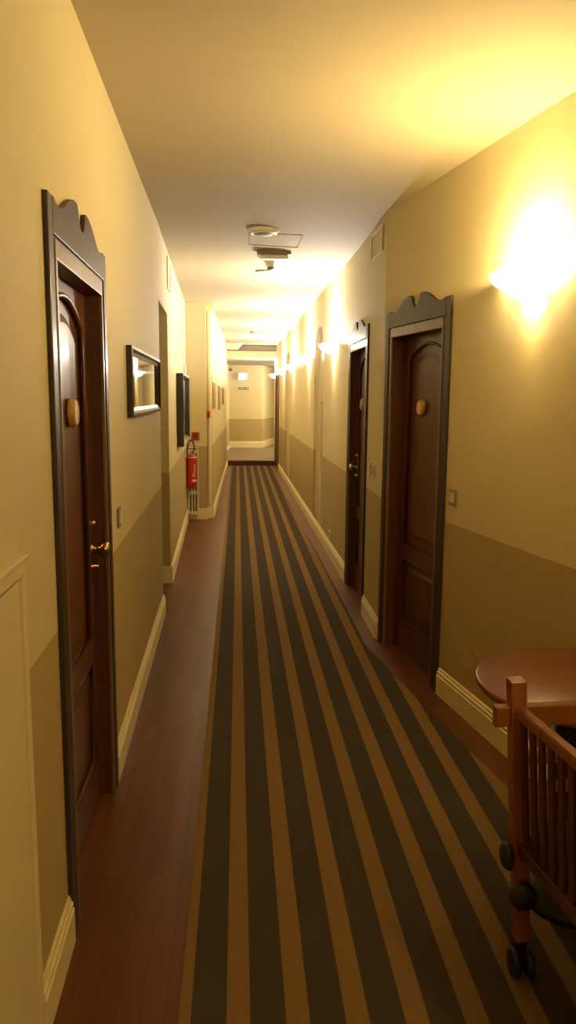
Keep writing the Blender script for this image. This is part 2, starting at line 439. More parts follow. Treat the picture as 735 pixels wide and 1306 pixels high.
skirt('baseboard_end', [((1.40, 25.4), (.70, 22.15))], 'R', .138, 1.25)
skirt('baseboard_landing', [((-.43, 17.72), (-.25, 22.15))], 'L', .138, .5)

# ------------------------------------------------------------------ doors
def crest_profile(Wd):
    """outline of the scrolled head board: ogee shoulders, two horns and a notch at mid width"""
    hw = Wd/2
    half = [(0, .098), (.015, .097), (.04, .090), (.075, .086), (.11, .090), (.15, .104), (.20, .128), (.25, .147), (.30, .158), (.335, .160), (.352, .157), (.362, .145), (.375, .118), (.392, .098), (.405, .090)]
    s = hw/.42
    l = [(-hw+u*s, z) for u, z in half]
    r = [(-u, z) for u, z in reversed(l)]
    return [(-hw, 0)] + l + r + [(hw, 0)]
def make_door(name, a, b, y0, y1, side, rec, knob_far, disc=True, knob_mat=M_BRASS, lever=False, po=0., do=0.):
    u0, u1 = run_u(a, b, y0), run_u(a, b, y1); Wd = u1-u0; um = (u0+u1)/2
    F = frame_at(a, b, side, um)
    root = empty(name, F @ Vector((0, 0, 0)), 'structure')
    h = Wd/2; cw = .098
    # casing: two uprights with a raised outer band and the head with its crest
    c = MB(F)
    for s in (-1, 1):
        x0, x1 = sorted((s*h, s*(h-.055))); c.box(x0, x1, 0, .015, 0, 2.143, bev=.003)
        x0, x1 = sorted((s*(h-.055), s*(h-cw+.002))); c.box(x0, x1, 0, .010, 0, 2.035)
    c.box(-h+.055, h-.055, 0, .010, 2.03, 2.05)
    cas = c.build('casing', M_CASING, root)
    c = MB(F); c.prism([(u, z+2.045) for u, z in crest_profile(Wd-.11)], 'y', .001, .0165)
    cr = c.build('crest', M_CASING, root)
    bv = cr.modifiers.new('b', 'BEVEL'); bv.width = .003; bv.segments = 2; bv.limit_method = 'ANGLE'
    # bead round the inside
    c = MB(F)
    for s in (-1, 1):
        x0, x1 = sorted((s*(h-cw+.014), s*(h-cw-.004))); c.box(x0, x1, 0, .014, 0, 1.985, bev=.003)
    c.box(-h+cw-.014, h-cw+.014, 0, .014, 1.985, 2.04, bev=.003)
    c.build('bead', M_INNER, root)
    # lining of the opening
    c = MB(F); ho = h-cw+.004
    c.box(-ho-.02, -ho, -rec-.03, .004, 0, 2.0); c.box(ho, ho+.02, -rec-.03, .004, 0, 2.0); c.box(-ho-.02, ho+.02, -rec-.03, .004, 1.985, 2.02)
    c.box(-ho, -ho+.012, -rec-.02, -rec+.012, 0, 1.985); c.box(ho-.012, ho, -rec-.02, -rec+.012, 0, 1.985)
    c.build('lining', M_DOOR, root)
    # leaf with two panels sunk in it, built as stiles and rails round raised fields
    lw = ho-.004; y = -rec
    lf = MB(F)
    lf.box(-lw, lw, y-.04, y-.012, .006, 1.985)
    pw = lw-.105                       # half width of the panels
    za, zb, zc, zd, ze = .20, .60, .70, 1.855, 1.935
    lf.box(-lw, -pw+po, y-.012, y, .006, 1.985); lf.box(pw+po, lw, y-.012, y, .006, 1.985)
    lf.box(-pw+po, pw+po, y-.012, y, .006, za); lf.box(-pw+po, pw+po, y-.012, y, zb, zc)
    n = 16
    arc = [(po+pw*(2*i/n-1), zd+(ze-zd)*(1-(2*i/n-1)**2)) for i in range(n+1)]
    for i in range(n):
        (p, q), (r, t) = arc[i], arc[i+1]
        lf.hull([(p, y, q), (r, y, t), (r, y, 1.985), (p, y, 1.985), (p, y-.012, q), (r, y-.012, t)], [(0, 1, 2, 3), (0, 4, 5, 1)])
    leaf = lf.build('leaf', M_DOOR, root)
    def mould(path, nm):
        mb = MB(F); mb.tube(path, .0095, n=8, closed=True); mb.build(nm, M_DOOR, leaf)
    e = pw-.002
    mould([(po-e, y, za), (po+e, y, za), (po+e, y, zb), (po-e, y, zb)], 'panel_moulding')
    mould([(po-e, y, zc), (po+e, y, zc)]+[(p, y, q) for p, q in reversed(arc)], 'panel_moulding')
    for (z0, z1, top) in ((za+.05, zb-.05, 0), (zc+.05, zd, 1)):
        mb = MB(F); q = pw-.05
        out = [(-q, z0), (q, z0)] + ([(q*(1-2*i/n), z1-.045+(ze-zd-.01)*(1-(2*i/n-1)**2)) for i in range(n+1)] if top else [(q, z1), (-q, z1)])
        ins = [(u*.86, (z-(z0+z1)/2)*(.95 if top else .88)+(z0+z1)/2) for u, z in out]
        out = [(u+po, z) for u, z in out]; ins = [(u+po, z) for u, z in ins]
        k = len(out)
        mb.hull([(u, y-.012, z) for u, z in out]+[(u, y-.002, z) for u, z in ins], [(i, (i+1) % k, k+(i+1) % k, k+i) for i in range(k)]+[tuple(range(k, 2*k))])
        mb.build('raised_field', M_DOOR, leaf)
    # wooden room-number disc
    if disc:
        d = MB(F); c0 = (do, 0, 1.56)
        d.lathe([(0, y), (.047, y), (.051, y+.006), (.051, y+.012), (.045, y+.018), (.045, y+.021), (.041, y+.024)], c0, 'y', 32)
        d.lathe([(.041, y+.024), (.036, y+.0245), (0, y+.0245)], c0, 'y', 32)
        dd = d.build('number_disc', M_DISC, leaf)
        d = MB(F); d.lathe([(.0375, y+.0246), (.0375, y+.0262), (.0340, y+.0262), (.0340, y+.0246)], c0, 'y', 32)
        d.build('disc_ring', M_DISCF, dd)
    # handle
    s = 1 if knob_far else -1
    hx = s*(lw-.045)
    p = MB(F); p.box(hx-.016, hx+.016, y, y+.005, .93, 1.15, bev=.002)
    pl = p.build('lock_plate', knob_mat, leaf)
    p = MB(F)
    if lever:
        p.tube([(hx, y+.004, 1.07), (hx, y+.05, 1.07), (hx-s*.03, y+.058, 1.07), (hx-s*.10, y+.056, 1.065)], [.009, .009, .008, .007], n=10)
        p.lathe([(0, y+.045), (.012, y+.048), (.018, y+.060), (.012, y+.072), (0, y+.075)], (hx, 0, 1.07), 'y', 18)
    else:
        p.lathe([(.017, y+.004), (.017, y+.009), (.008, y+.013), (.008, y+.036), (.016, y+.042), (.026, y+.052), (.027, y+.064), (.020, y+.073), (0, y+.077)], (hx, 0, 1.035), 'y', 22)
    p.build('knob', knob_mat, pl)
    p = MB(F); p.lathe([(.012, y+.004), (.012, y+.012), (.007, y+.014), (.006, y+.03), (0, y+.032)], (hx, 0, .965), 'y', 14)
    p.lathe([(.010, y+.004), (.011, y+.018), (.007, y+.024), (0, y+.025)], (hx, 0, 1.135), 'y', 14)
    p.build('lock_cylinder', knob_mat, pl)
    return root
make_door('door_1', LA, LB, 2.10, 3.055, 'L', .050, True, do=.03)
make_door('door_2', RK, RC, 3.962, 4.885, 'R', .085, False, po=.03, do=.075)
make_door('door_3', RC, RD, 5.53, 6.51, 'R', .065, True, knob_mat=M_CHROME, do=.12, po=.04)
# last door at the end of the corridor on the right: brown casing and leaf
F = frame_at(RE_, RF, 'R'); r4 = empty('door_4', F @ Vector((.5, 0, 0)), 'structure')
M_BROWN = wood_mat('brown_door', (.27, .13, .055), (.20, .09, .035), .4, 'Z', 20)
c = MB(F); c.box(0, .08, -.02, .03, 0, 2.18, bev=.004); c.box(.92, 1.0, -.02, .03, 0, 2.18, bev=.004); c.box(.08, .92, -.02, .03, 2.10, 2.18, bev=.004)
c.build('casing', M_BROWN, r4)
c = MB(F); c.box(.08, .92, -.09, -.05, .006, 2.1); c.box(.2, .8, -.05, -.042, .2, .9, bev=.003); c.box(.2, .8, -.05, -.042, 1.0, 1.95, bev=.003)
lf4 = c.build('leaf', M_BROWN, r4)
c = MB(F); c.lathe([(.02, -.05), (.01, -.03), (.026, .0), (.02, .012), (0, .014)], (.15, 0, 1.03), 'y', 16); c.build('knob', M_BRASS, lf4)

# painted-over arched recess panels on the far right wall
for k, (y0, y1) in enumerate((N1, N2)):
    F = frame_at(RD, RE_, 'R', run_u(RD, RE_, y0)); W = run_u(RD, RE_, y1)-run_u(RD, RE_, y0)
    r = empty('door_%d' % (5+k), F @ Vector((W/2, 0, 0)), 'structure')
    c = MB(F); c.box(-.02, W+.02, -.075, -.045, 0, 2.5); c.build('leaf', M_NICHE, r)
    c = MB(F); c.box(W*.46, W*.46+.035, -.045, -.020, .17, 1.57, bev=.004); c.box(.0, .03, -.045, -.03, .15, 2.0); c.box(W-.03, W, -.045, -.03, .15, 2.0)
    c.build('upright_batten', M_TRIM, r)

# painted service hatch close to the viewer on the left
F = frame_at(LA, LB, 'L', run_u(LA, LB, 1.72)); r = empty('door_7', F @ Vector((-.3, 0, 0)), 'structure')
c = MB(F); c.box(-.82, -.026, .001, .010, .02, 1.205, bev=.002); c.build('leaf', M_TRIM, r)
c = MB(F); c.box(-.018, .008, 0, .016, .0, 1.235, bev=.003); c.box(-.86, .008, 0, .016, 1.215, 1.25, bev=.003); c.box(-.87, .012, 0, .024, 1.25, 1.262, bev=.003)
c.build('casing', M_TRIM, r)
c = MB(F); c.box(-.026, -.018, .0, .003, .02, 1.215); c.box(-.82, -.018, .0, .003, 1.205, 1.215); c.build('gap_shade', M_SHADOWG, r)  # dark strips painted as the shade between leaf and casing

# ------------------------------------------------------------------ carpet runner
w = MB(); e = .007
YS = [-3.4, 1.2, 2.87, 3.21, 3.74, 3.86, 4.23, 4.80, 6.33, 8.0, 17.86]
XR = [1.44, 1.42, 1.135, 1.075, .985, .968, .912, .835, .832, .822, .755]
xl = -.1575
top = [(xl, YS[0])]+[(x, y) for x, y in zip(XR, YS)]+[(xl, YS[-1])]
w.prism(top, 'z', .0005, e)
cp = w.build('carpet_runner', M_CARPET)
tag(cp, 'long corridor carpet runner with charcoal and beige lengthwise stripes', 'carpet')

# ------------------------------------------------------------------ wall lamps
LCOL = (1.0, .715, .285); LCOL2 = (1.0, .90, .78)
def wall_lamp(proto=None):
    root = empty('wall_lamp', (0, 0, 0))
    HW, PR, HH = .265, .155, .088
    # frame: x along wall, y out of the wall, z up; origin at rim centre on the wall
    c = MB(); n, k = 28, 10; rings = []
    t0 = .27
    for i in range(k+1):
        th = t0+(PI/2-t0)*i/k                      # from near the bottom to the rim
        rr, zz = math.sin(th), -HH*math.cos(th)**1.15
        rings.append([(HW*rr*math.cos(PI*j/n), .012+(PR-.012)*rr*math.sin(PI*j/n), zz) for j in range(n+1)])
    pts = [p for g in rings for p in g]
    c.hull(pts, [(i*(n+1)+j, i*(n+1)+j+1, (i+1)*(n+1)+j+1, (i+1)*(n+1)+j) for i in range(k) for j in range(n)], None, True)
    sh = c.build('shade', M_SHADE, root)
    sm = sh.modifiers.new('t', 'SOLIDIFY'); sm.thickness = .003; sm.offset = -1; sh.data.materials.append(M_SHADEIN); sm.material_offset = 1
    c = MB()
    c.box(-.055, .055, 0, .012, -.07, .0, bev=.003); c.tube([(-.19, .006, -.008), (.19, .006, -.008)], .004, n=8)
    c.tube([(0, .01, -.03), (0, .055, -.035)], .007, n=8)
    br = c.build('bracket', M_WHITE, root)
    c = MB(); c.lathe([(.014, -.045), (.014, -.018), (.008, -.016)], (0, .060, 0), n=14); c.build('bulb_socket', M_WHITE, br)
    c = MB(); c.lathe([(.004, -.018), (.011, -.014), (.016, -.004), (.015, .008), (.008, .016), (0, .018)], (0, .060, 0), n=16)
    bu = c.build('bulb', M_BULB, root)
    for s in (-1, 1):
        c = MB(); 
        c.lathe([(0, -.009), (.007, -.007), (.007, .004), (0, .004)], (s*.195, .062, -.030), 'y', 12)
        c.build('screw', M_CAM, sh)
    return root
def copy_tree(o, parent=None):
    c = o.copy(); COL.objects.link(c)
    if parent is not None: c.parent = parent
    for ch in [x for x in ORIG if x.parent == o]: copy_tree(ch, c)
    return c
lamp0 = wall_lamp(); ORIG = list(bpy.data.objects)
LAMPS = [(3.2, 2.145, 'frosted half-bowl wall lamp glowing nearest the viewer, above the round table'),
         (7.56, 2.125, 'frosted half-bowl wall lamp, second from the viewer, just past the farther dark door'),
         (10.08, 2.125, 'frosted half-bowl wall lamp, third from the viewer, between the two arched recesses'),
         (12.7, 2.125, 'frosted half-bowl wall lamp, fourth from the viewer, just before the farther arched recess'),
         (15.25, 2.125, 'frosted half-bowl wall lamp, fifth from the viewer, past the farther arched recess'),
         (18.15, 2.125, 'frosted half-bowl wall lamp farthest away, beyond the brown door by the step')]
EN = [33, 58, 58, 58, 58, 54]
BEHIND = (-1.25, 2.14)
def place(obj, y, z):
    P = [RA, RB, RK, RC, RD, RE_, RF, RG]
    for p, q in zip(P, P[1:]):
        if p[1] <= y <= q[1]: F = frame_at(p, q, 'R', run_u(p, q, y), z); break
    obj.matrix_world = F
    return F
def point(name, loc, energy, color=LCOL, r=.03):
    l = bpy.data.lights.new(name, 'POINT'); l.energy = energy; l.color = color; l.shadow_soft_size = r
    o = bpy.data.objects.new(name, l); COL.objects.link(o); o.location = loc; return o
GL = 'glowing frosted wall lamps along the right wall'
for i, (y, z, lab) in enumerate(LAMPS):
    o = lamp0 if i == 0 else copy_tree(lamp0)
    F = place(o, y, z); tag(o, lab, 'wall lamp', GL)
    point('lamp_light', F @ Vector((0, .072, .004)), EN[i]*3, LCOL if i == 0 else LCOL2)

# ------------------------------------------------------------------ pictures and mirror on the left
def framed(name, a, b, y0, y1, z0, z1, side, dep, fw, fmat, gmat, pane='glass'):
    u0, u1 = run_u(a, b, y0), run_u(a, b, y1); F = frame_at(a, b, side, (u0+u1)/2, (z0+z1)/2); h, v = (u1-u0)/2, (z1-z0)/2
    root = empty(name, F @ Vector((0, 0, 0)))
    c = MB(F)
    # mitred moulding: high at the outside, sloping to the glass
    pr = [(0, .002), (0, dep), (fw*.35, dep+.004), (fw*.6, dep-.008), (fw, dep*.45), (fw, .002)]
    cor = [(-h, -v, 1, 1), (h, -v, -1, 1), (h, v, -1, -1), (-h, v, 1, -1)]
    k = len(pr); pts = [(x+sx*p, d, z+sz*p) for (x, z, sx, sz) in cor for p, d in pr]
    c.hull(pts, [(i*k+j, i*k+(j+1) % k, ((i+1) % 4)*k+(j+1) % k, ((i+1) % 4)*k+j) for i in range(4) for j in range(k)])
    c.build('frame', fmat, root)
    c = MB(F); c.box(-h+fw*.8, h-fw*.8, .004, dep*.4, -v+fw*.8, v-fw*.8); c.build(pane, gmat, root)
    return root
r = framed('wall_mirror', LA, LB, 3.72, 5.28, 1.515, 1.855, 'L', .028, .045, M_BLACK, M_MIRROR, 'mirror_glass')
tag(r, 'wide black-framed mirror on the left wall between the near door and the side opening', 'mirror')
r = framed('picture', LC, LD, 7.72, 9.2, 1.11, 1.84, 'L', .07, .05, M_BLACK, M_PICGL, 'print')
tag(r, 'black deep-framed picture with dark print on the left wall past the side opening', 'picture')
FLa, FLb = LE, LF
for (y0, y1, z0, z1, lab) in ((10.2, 10.75, 1.44, 1.80, 'brown framed picture on the far left wall, nearest after the column corner'),
                              (12.2, 12.9, 1.40, 1.78, 'brown framed picture on the far left wall, middle of the three'),
                              (14.2, 14.75, 1.46, 1.765, 'brown framed picture on the far left wall, farthest from the viewer')):
    r = framed('picture', FLa, FLb, y0, y1, z0, z1, 'L', .012, .03, M_FRAMEB, M_MOUNT, 'print'); tag(r, lab, 'picture', 'small brown pictures on the far left wall')

# vent covers high on the walls, painted over
for (a, b, s, y0, y1, z0, z1, lab) in ((LC, LD, 'L', 6.56, 6.95, 2.50, 2.76, 'cream painted vent cover high on the left wall above the side opening'),
                                       (RC, RD, 'R', 5.06, 5.50, 2.56, 2.73, 'cream painted vent cover high on the right wall between the two dark doors')):
    F = frame_at(a, b, s, run_u(a, b, y0)); W = run_u(a, b, y1)-run_u(a, b, y0)
    r = empty('vent_cover', F @ Vector((W/2, 0, z0)))
    c = MB(F); t = .012
    c.box(0, W, .001, .010, z0, z0+t, bev=.002); c.box(0, W, .001, .010, z1-t, z1, bev=.002); c.box(0, t, .001, .010, z0+t, z1-t); c.box(W-t, W, .001, .010, z0+t, z1-t)
    c.build('frame', M_WALL, r)
    c = MB(F); c.box(t, W-t, .001, .005, z0+t, z1-t)
    c.build('cover_panel', M_WALL, r); tag(r, lab, 'vent')

# ------------------------------------------------------------------ switches and sockets
def switch(a, b, side, y, z, lab, w=.085, h=.085, fm=M_GREYPL, rock=1, group=None):
    F = frame_at(a, b, side, run_u(a, b, y), z); r = empty('light_switch', F @ Vector((0, 0, 0)))
    c = MB(F)
    c.box(-w/2, w/2, 0.0005, .009, -h/2, h/2, bev=.003); c.build('plate', fm, r)
    c = MB(F); c.box(-w*.27, w*.27, .009, .014, -h*.30, h*.30, bev=.002); c.build('rocker', M_IVORY, r)
    return tag(r, lab, 'light switch', group)
switch(RK, RC, 'R', 3.868, 1.105, 'square light switch with bronze surround on the right wall beside the nearer dark door')
switch(RC, RD, 'R', 5.36, 1.115, 'cream light switch between the dark right-hand doors, the one closer to the farther door', fm=M_IVORY)
switch(RC, RD, 'R', 5.20, 1.115, 'cream light switch between the dark right-hand doors, the one nearer the viewer', fm=M_IVORY)
switch(LA, LB, 'L', 3.33, 1.09, 'light switch on the left wall beside the near door, under the mirror', fm=M_GREYPL)
F = frame_at(RD, RE_, 'R', run_u(RD, RE_, 7.67), .225); r = empty('wall_socket', F @ Vector((0, 0, 0)))
c = MB(F); c.box(-.055, .055, .0005, .010, -.035, .035, bev=.003); c.build('plate', M_IVORY, r)
c = MB(F); c.lathe([(0, .0105), (.018, .0105), (.02, .0125), (.022, .0125), (.022, .009)], (0, 0, 0), 'y', 18); c.build('outlet', M_CAM, r)
tag(r, 'low cream wall socket above the right skirting board beyond the farther dark door', 'socket')
F = frame_at(LC, LD, 'L', run_u(LC, LD, 9.45), 1.92); 
c = MB(F); c.box(-.11, .11, .0005, .022, -.06, .06, bev=.004); c.box(-.09, .09, .022, .025, -.045, .045, bev=.001)
tag(c.build('junction_box', M_WHITE), 'small pale box on the left wall just above the far end of the dark picture', 'box')

# ------------------------------------------------------------------ column: radiator, extinguisher, red boxes
r = empty('radiator', (-.585, 9.93, .05))
c = MB()
x0, x1 = -.655, -.512
for i in range(4):
    xx = x0+.018+i*(x1-x0-.036)/3
    c.box(xx-.009, xx+.009, 9.925, 9.975, .10, .92, bev=.006)
for z in (.09, .36, .64, .91): c.box(x0+.008, x1-.008, 9.928, 9.975, z-.022, z+.022, bev=.008)
c.build('fins', M_RAD, r)
c = MB(); c.box(x0+.008, x1-.008, 9.976, 9.984, .08, .93); c.build('slot_shade', M_SHADOWG, r)  # added dark sheet so the slots between fins look shaded
c = MB(); c.box(x0, x0+.008, 9.92, 9.99, .06, .955, bev=.002); c.box(x1-.008, x1, 9.92, 9.99, .06, .955, bev=.002); c.box(x0, x1, 9.92, 9.99, .945, .957, bev=.002)
c.build('side_cover', M_RAD, r)
for xx in (x0+.03, x1-.03):
    c = MB(); c.tube([(xx, 9.95, 0), (xx, 9.95, .08)], .008, n=8); c.build('pipe', M_RAD, r)
tag(r, 'narrow cream column radiator standing against the pillar behind the extinguisher', 'radiator')

ex = empty('fire_extinguisher', (-.59, 9.72, .45))
cx, cy = -.592, 9.76; c = MB()
c.lathe([(0, .446), (.045, .446), (.066, .454), (.072, .47), (.072, .825), (.068, .845), (.050, .862), (.020, .868), (.018, .876), (0, .877)], (cx, cy, 0), n=32)
body = c.build('cylinder', M_RED, ex)
def cyl_patch(mb, R, a0, a1, z0, z1, m, n=8):
    pts = [(cx+R*math.cos(a0+(a1-a0)*i/n), cy+R*math.sin(a0+(a1-a0)*i/n), z) for z in (z0, z1) for i in range(n+1)]
    mb.hull(pts, [(i, i+1, n+2+i, n+1+i) for i in range(n)], m, True)
c = MB(); cyl_patch(c, .0727, math.radians(-80), math.radians(-30), .535, .562, M_LABEL)
c.build('white_label', None, body)
c = MB()
for i, (z, a, bb) in enumerate([(.60, -78, -45), (.618, -78, -50), (.635, -76, -52), (.655, -70, -42), (.675, -66, -40), (.70, -66, -36), (.715, -60, -38), (.735, -66, -36), (.75, -58, -40)]):
    cyl_patch(c, .0727, math.radians(a), math.radians(bb), z, z+.007, M_LABEL, 5)
c.build('printed_lines', None, body)
c = MB(); c.lathe([(.016, .876), (.020, .88), (.020, .905), (.010, .912)], (cx, cy, 0), n=16)
c.box(cx-.012, cx+.012, cy-.05, cy+.03, .905, .915, bev=.003); c.tube([(cx, cy-.02, .912), (cx, cy-.05, .930), (cx, cy-.085, .938)], .006, n=8)
c.lathe([(0, -.03), (.013, -.03), (.013, -.024)], (cx, cy, .892), 'y', 14)
c.build('valve', M_CHROME, ex)
c = MB()
pth = [(cx+.01, cy-.02, .895), (cx+.035, cy-.03, .93), (cx+.035, cy-.03, .99), (cx+.01, cy-.03, 1.055), (cx-.025, cy-.03, 1.04), (cx-.047, cy-.035, .96), (cx-.05, cy-.05, .90), (cx-.03, cy-.068, .87)]
sm = []
for i in range(len(pth)-1):
    for t in range(4):
        p0, p1, p2, p3 = [Vector(pth[max(0, min(len(pth)-1, i+d))]) for d in (-1, 0, 1, 2)]; u = t/4
        sm.append(.5*((2*p1)+(p2-p0)*u+(2*p0-5*p1+4*p2-p3)*u*u+(3*p1-p0-3*p2+p3)*u**3))
c.tube(sm, .0085, n=10); c.build('hose', M_RUB, ex)
c = MB(); c.box(cx-.075, cx-.055, cy-.02, cy+.02, .832, .848); c.lathe([(.0725, .835), (.0745, .835), (.0745, .845), (.0725, .845), (.0725, .835)], (cx, cy, 0), n=32)
c.build('wall_clamp', M_CHROME, ex)
tag(ex, 'red fire extinguisher with black hose hanging in front of the radiator', 'fire extinguisher')

r = empty('fire_alarm_button', (-.547, 9.99, 1.10))
c = MB(); c.box(-.598, -.502, 9.965, 9.9995, 1.048, 1.152, bev=.005); c.build('case', M_REDD, r)
c = MB(); c.lathe([(0, 9.957), (.016, 9.957), (.018, 9.965)], (-.547, 0, 1.10), 'y', 18); c.build('button', M_RUB, r)
tag(r, 'square red fire alarm call point with black button above the extinguisher', 'alarm button')
r = empty('alarm_box', (-.39, 10.09, 1.38))
c = MB(); c.box(-.411, -.362, 10.035, 10.0995-.022, 1.338, 1.420, bev=.004); c.box(-.40, -.372, 10.07, 10.0995, 1.35, 1.41); c.build('case', M_REDD, r)
c = MB(); c.box(-.399, -.374, 10.032, 10.036, 1.365, 1.395, bev=.001); c.build('face', M_RED, r)
tag(r, 'small red alarm box high on the corner of the pillar', 'alarm box')

# ------------------------------------------------------------------ ceiling fittings
CZ = 2.775
def czz(x, y):
    for i in range(5):
        if ys[i] <= y <= ys[i+1]:
            k = (y-ys[i])/(ys[i+1]-ys[i]); l = zl[i]+.01+(zl[i+1]-zl[i])*k; r_ = zr[i]-.01+(zr[i+1]-zr[i])*k
            return l+(r_-l)*(x+.95)/2.95
r = empty('ceiling_speaker', (.185, 5.68, czz(.185, 5.68))); z = czz(.185, 5.68)
c = MB(); c.lathe([(.112, .004), (.110, -.012), (.094, -.026), (.080, -.030), (.078, -.024)], (.185, 5.68, z), n=36); c.build('rim', M_WHITE, r)
c = MB(); c.lathe([(.079, -.024), (.06, -.034), (.03, -.040), (0, -.041)], (.185, 5.68, z), n=36); c.build('grille', mat('grille_grey', (.46, .40, .30), .6), r)
tag(r, 'round white ceiling fitting nearest the viewer, in front of the hatch', 'ceiling fitting')
# access hatch: raised hairline frame
z0 = czz(.28, 5.8)
w = MB(); t = .006
hq = [(.09, 5.80), (.475, 5.78), (.475, 6.25), (.09, 6.23)]
for (p, q) in zip(hq, hq[1:]+hq[:1]): w.bar((*p, czz(*p)), (*q, czz(*q)), .008, .006, bev=0)
r = w.build('access_hatch', mat('hatch_line', (.36, .31, .18), .8)); tag(r, 'square plaster access hatch outline in the ceiling behind the nearest round fitting', 'hatch')
z = czz(.29, 6.3); r = empty('ceiling_emergency_light', (.29, 6.33, z))
c = MB(); c.box(.16, .435, 6.42, 6.54, z-.028, z+.014, bev=.004); c.build('housing', M_CAM, r)
c = MB(); c.box(.19, .415, 6.43, 6.53, z-.062, z-.028, bev=.010); c.build('diffuser', M_WHITE, r)
tag(r, 'rectangular emergency light box on the ceiling between the hatch and the smoke detector', 'emergency light')
z = czz(.285, 6.85); r = empty('smoke_detector', (.285, 6.85, z))
c = MB(); c.lathe([(.062, .002), (.062, -.014), (.050, -.020), (.045, -.045), (.034, -.052), (.034, -.060)], (.285, 6.85, z), n=28); c.build('body', M_WHITE, r)
c = MB(); c.lathe([(.033, -.053), (.031, -.078), (.018, -.084), (0, -.085)], (.285, 6.85, z), n=24); c.build('sensor', M_CAM, r)
tag(r, 'small white smoke detector with dark sensor hanging from the ceiling', 'smoke detector')
z = czz(.275, 7.5); r = empty('ceiling_spotlight', (.275, 7.5, z))
c = MB(); c.lathe([(.098, .002), (.098, -.007), (.088, -.012), (.078, -.008), (.076, .002)], (.275, 7.5, z), n=36); c.build('rim', M_WHITE, r)
c = MB(); c.lathe([(.077, -.004), (.05, -.010), (0, -.012)], (.275, 7.5, z), n=32); c.build('lens', M_IVORY, r)
tag(r, 'flat round recessed ceiling disc just past the smoke detector', 'ceiling fitting')
z = czz(.28, 13.6); r = empty('ceiling_speaker', (.28, 13.6, z))
c = MB(); c.lathe([(.145, .004), (.145, -.012), (.12, -.022), (.07, -.030)], (.28, 13.6, z), n=32); c.build('rim', M_WHITE, r)
c = MB(); c.lathe([(.07, -.028), (.065, -.062), (.035, -.072), (0, -.072)], (.28, 13.6, z), n=24); c.build('sensor', M_CAM, r)
tag(r, 'round ceiling fitting far down the corridor near the landing', 'ceiling fitting')

# ------------------------------------------------------------------ end of the corridor
ye = 22.15
r = empty('exit_sign_light', (.14, ye, 2.17))
c = MB(); c.box(.012, .272, ye-.07, ye-.001, 2.075, 2.285, bev=.006); c.build('housing', M_WHITE, r)
c = MB(); c.box(.02, .235, ye-.078, ye-.070, 2.085, 2.235); fc = c.build('lit_face', M_EXIT, r)
c = MB(); c.box(.07, .17, ye-.081, ye-.078, 2.09, 2.125); c.build('green_patch', M_EXITC, fc)
tag(r, 'lit pale exit light box on the end wall above the green sign', 'exit light')
r = empty('green_sign', (.157, ye, 1.83))
c = MB(); c.box(.012, .305, ye-.012, ye-.001, 1.80, 1.866, bev=.002); c.build('board', M_GREEN, r)
c = MB(); x = .04
for i in range(7):
    c.box(x, x+.015, ye-.0135, ye-.012, 1.818, 1.848)
    if i % 2: c.box(x, x+.02, ye-.0135, ye-.012, 1.844, 1.849)
    else: c.box(x, x+.02, ye-.0135, ye-.012, 1.817, 1.823)
    x += .024
c.build('white_marks', M_LABEL, r)
c = MB(); c.box(.245, .262, ye-.0135, ye-.012, 1.82, 1.85); c.box(.262, .285, ye-.0135, ye-.012, 1.815, 1.855)
c.build('pictogram', M_LABEL, r)
tag(r, 'thin green sign with white markings on the end wall below the exit light', 'sign')
r = empty('security_camera', (-.2, ye, 2.38))
c = MB(); c.tube([(-.20, ye+.006, 2.40), (-.20, ye-.10, 2.40), (-.20, ye-.12, 2.37)], .012, n=8); c.build('arm', M_CAM, r)
c = MB(); c.lathe([(0, 0), (.042, .01), (.05, .03), (.05, .055), (.03, .07), (0, .07)], (-.20, ye-.14, 2.31), n=20); c.build('dome', M_CAM, r)
tag(r, 'small grey camera dome on the end wall up by the left corner', 'camera')

# ------------------------------------------------------------------ round table
TX, TY, TR = 1.075, 2.2, .33
r = empty('round_table', (TX, TY, 0))
c = MB(); c.lathe([(0, .722), (TR-.02, .722), (TR-.006, .726), (TR, .736), (TR-.002, .746), (TR-.008, .75), (0, .75)], (TX, TY, 0), n=72); c.build('tabletop', M_TABLE, r)
c = MB(); c.lathe([(0, .700), (.17, .700), (.17, .7215), (.085, .69), (.075, .60), (.075, .10), (.09, .06), (.145, .03), (.15, .008), (0, .008)], (TX, TY, 0), n=40); c.build('pedestal', M_PED, r)
tag(r, 'round reddish-brown wooden table on black pedestal against the right wall', 'table')

# ------------------------------------------------------------------ slatted wooden cot on casters
ct = empty('wooden_cot', (1.0, 1.4, 0))
def post(px, py, lean=(.0, .0)):
    c = MB(); t = Vector((px, py, .888)); bt = Vector((px+lean[0], py+lean[1], .115))
    c.bar(bt, t, .042, .042, up=(0, 1, 0), bev=.003); return c.build('post', M_COT, ct)
PT = (.733, 1.875); LEAN = (.062, .02)
def pz(z): k = (.888-z)/.773; return Vector((PT[0]+LEAN[0]*k, PT[1]+LEAN[1]*k, z))
XO = .62; YO = .04; YB = -1.02
post(*PT, LEAN); post(PT[0]+XO, PT[1]+YO, (-.01, .02)); post(PT[0]+.12, PT[1]+YB, (.03, -.02)); post(PT[0]+XO, PT[1]+YB+YO, (-.02, -.02))
# end with horizontal rails
def rail(a, b, w, t, m=M_COT, up=(0, 0, 1), name='rail', bev=.004):
    c = MB(); c.bar(a, b, w, t, up=up, bev=bev); return c.build(name, m, ct)
a = pz(.785); rail(a+Vector((-.062, 0, 0)), a+Vector((XO+.03, YO, 0)), .026, .058)
a = pz(.660); rail(a, a+Vector((XO-.02, YO, 0)), .022, .030)
a = pz(.575); rail(a, a+Vector((XO-.02, YO, 0)), .022, .030)
a = pz(.40); rail(a, a+Vector((XO-.07, YO, 0)), .024, .06, M_COTD)
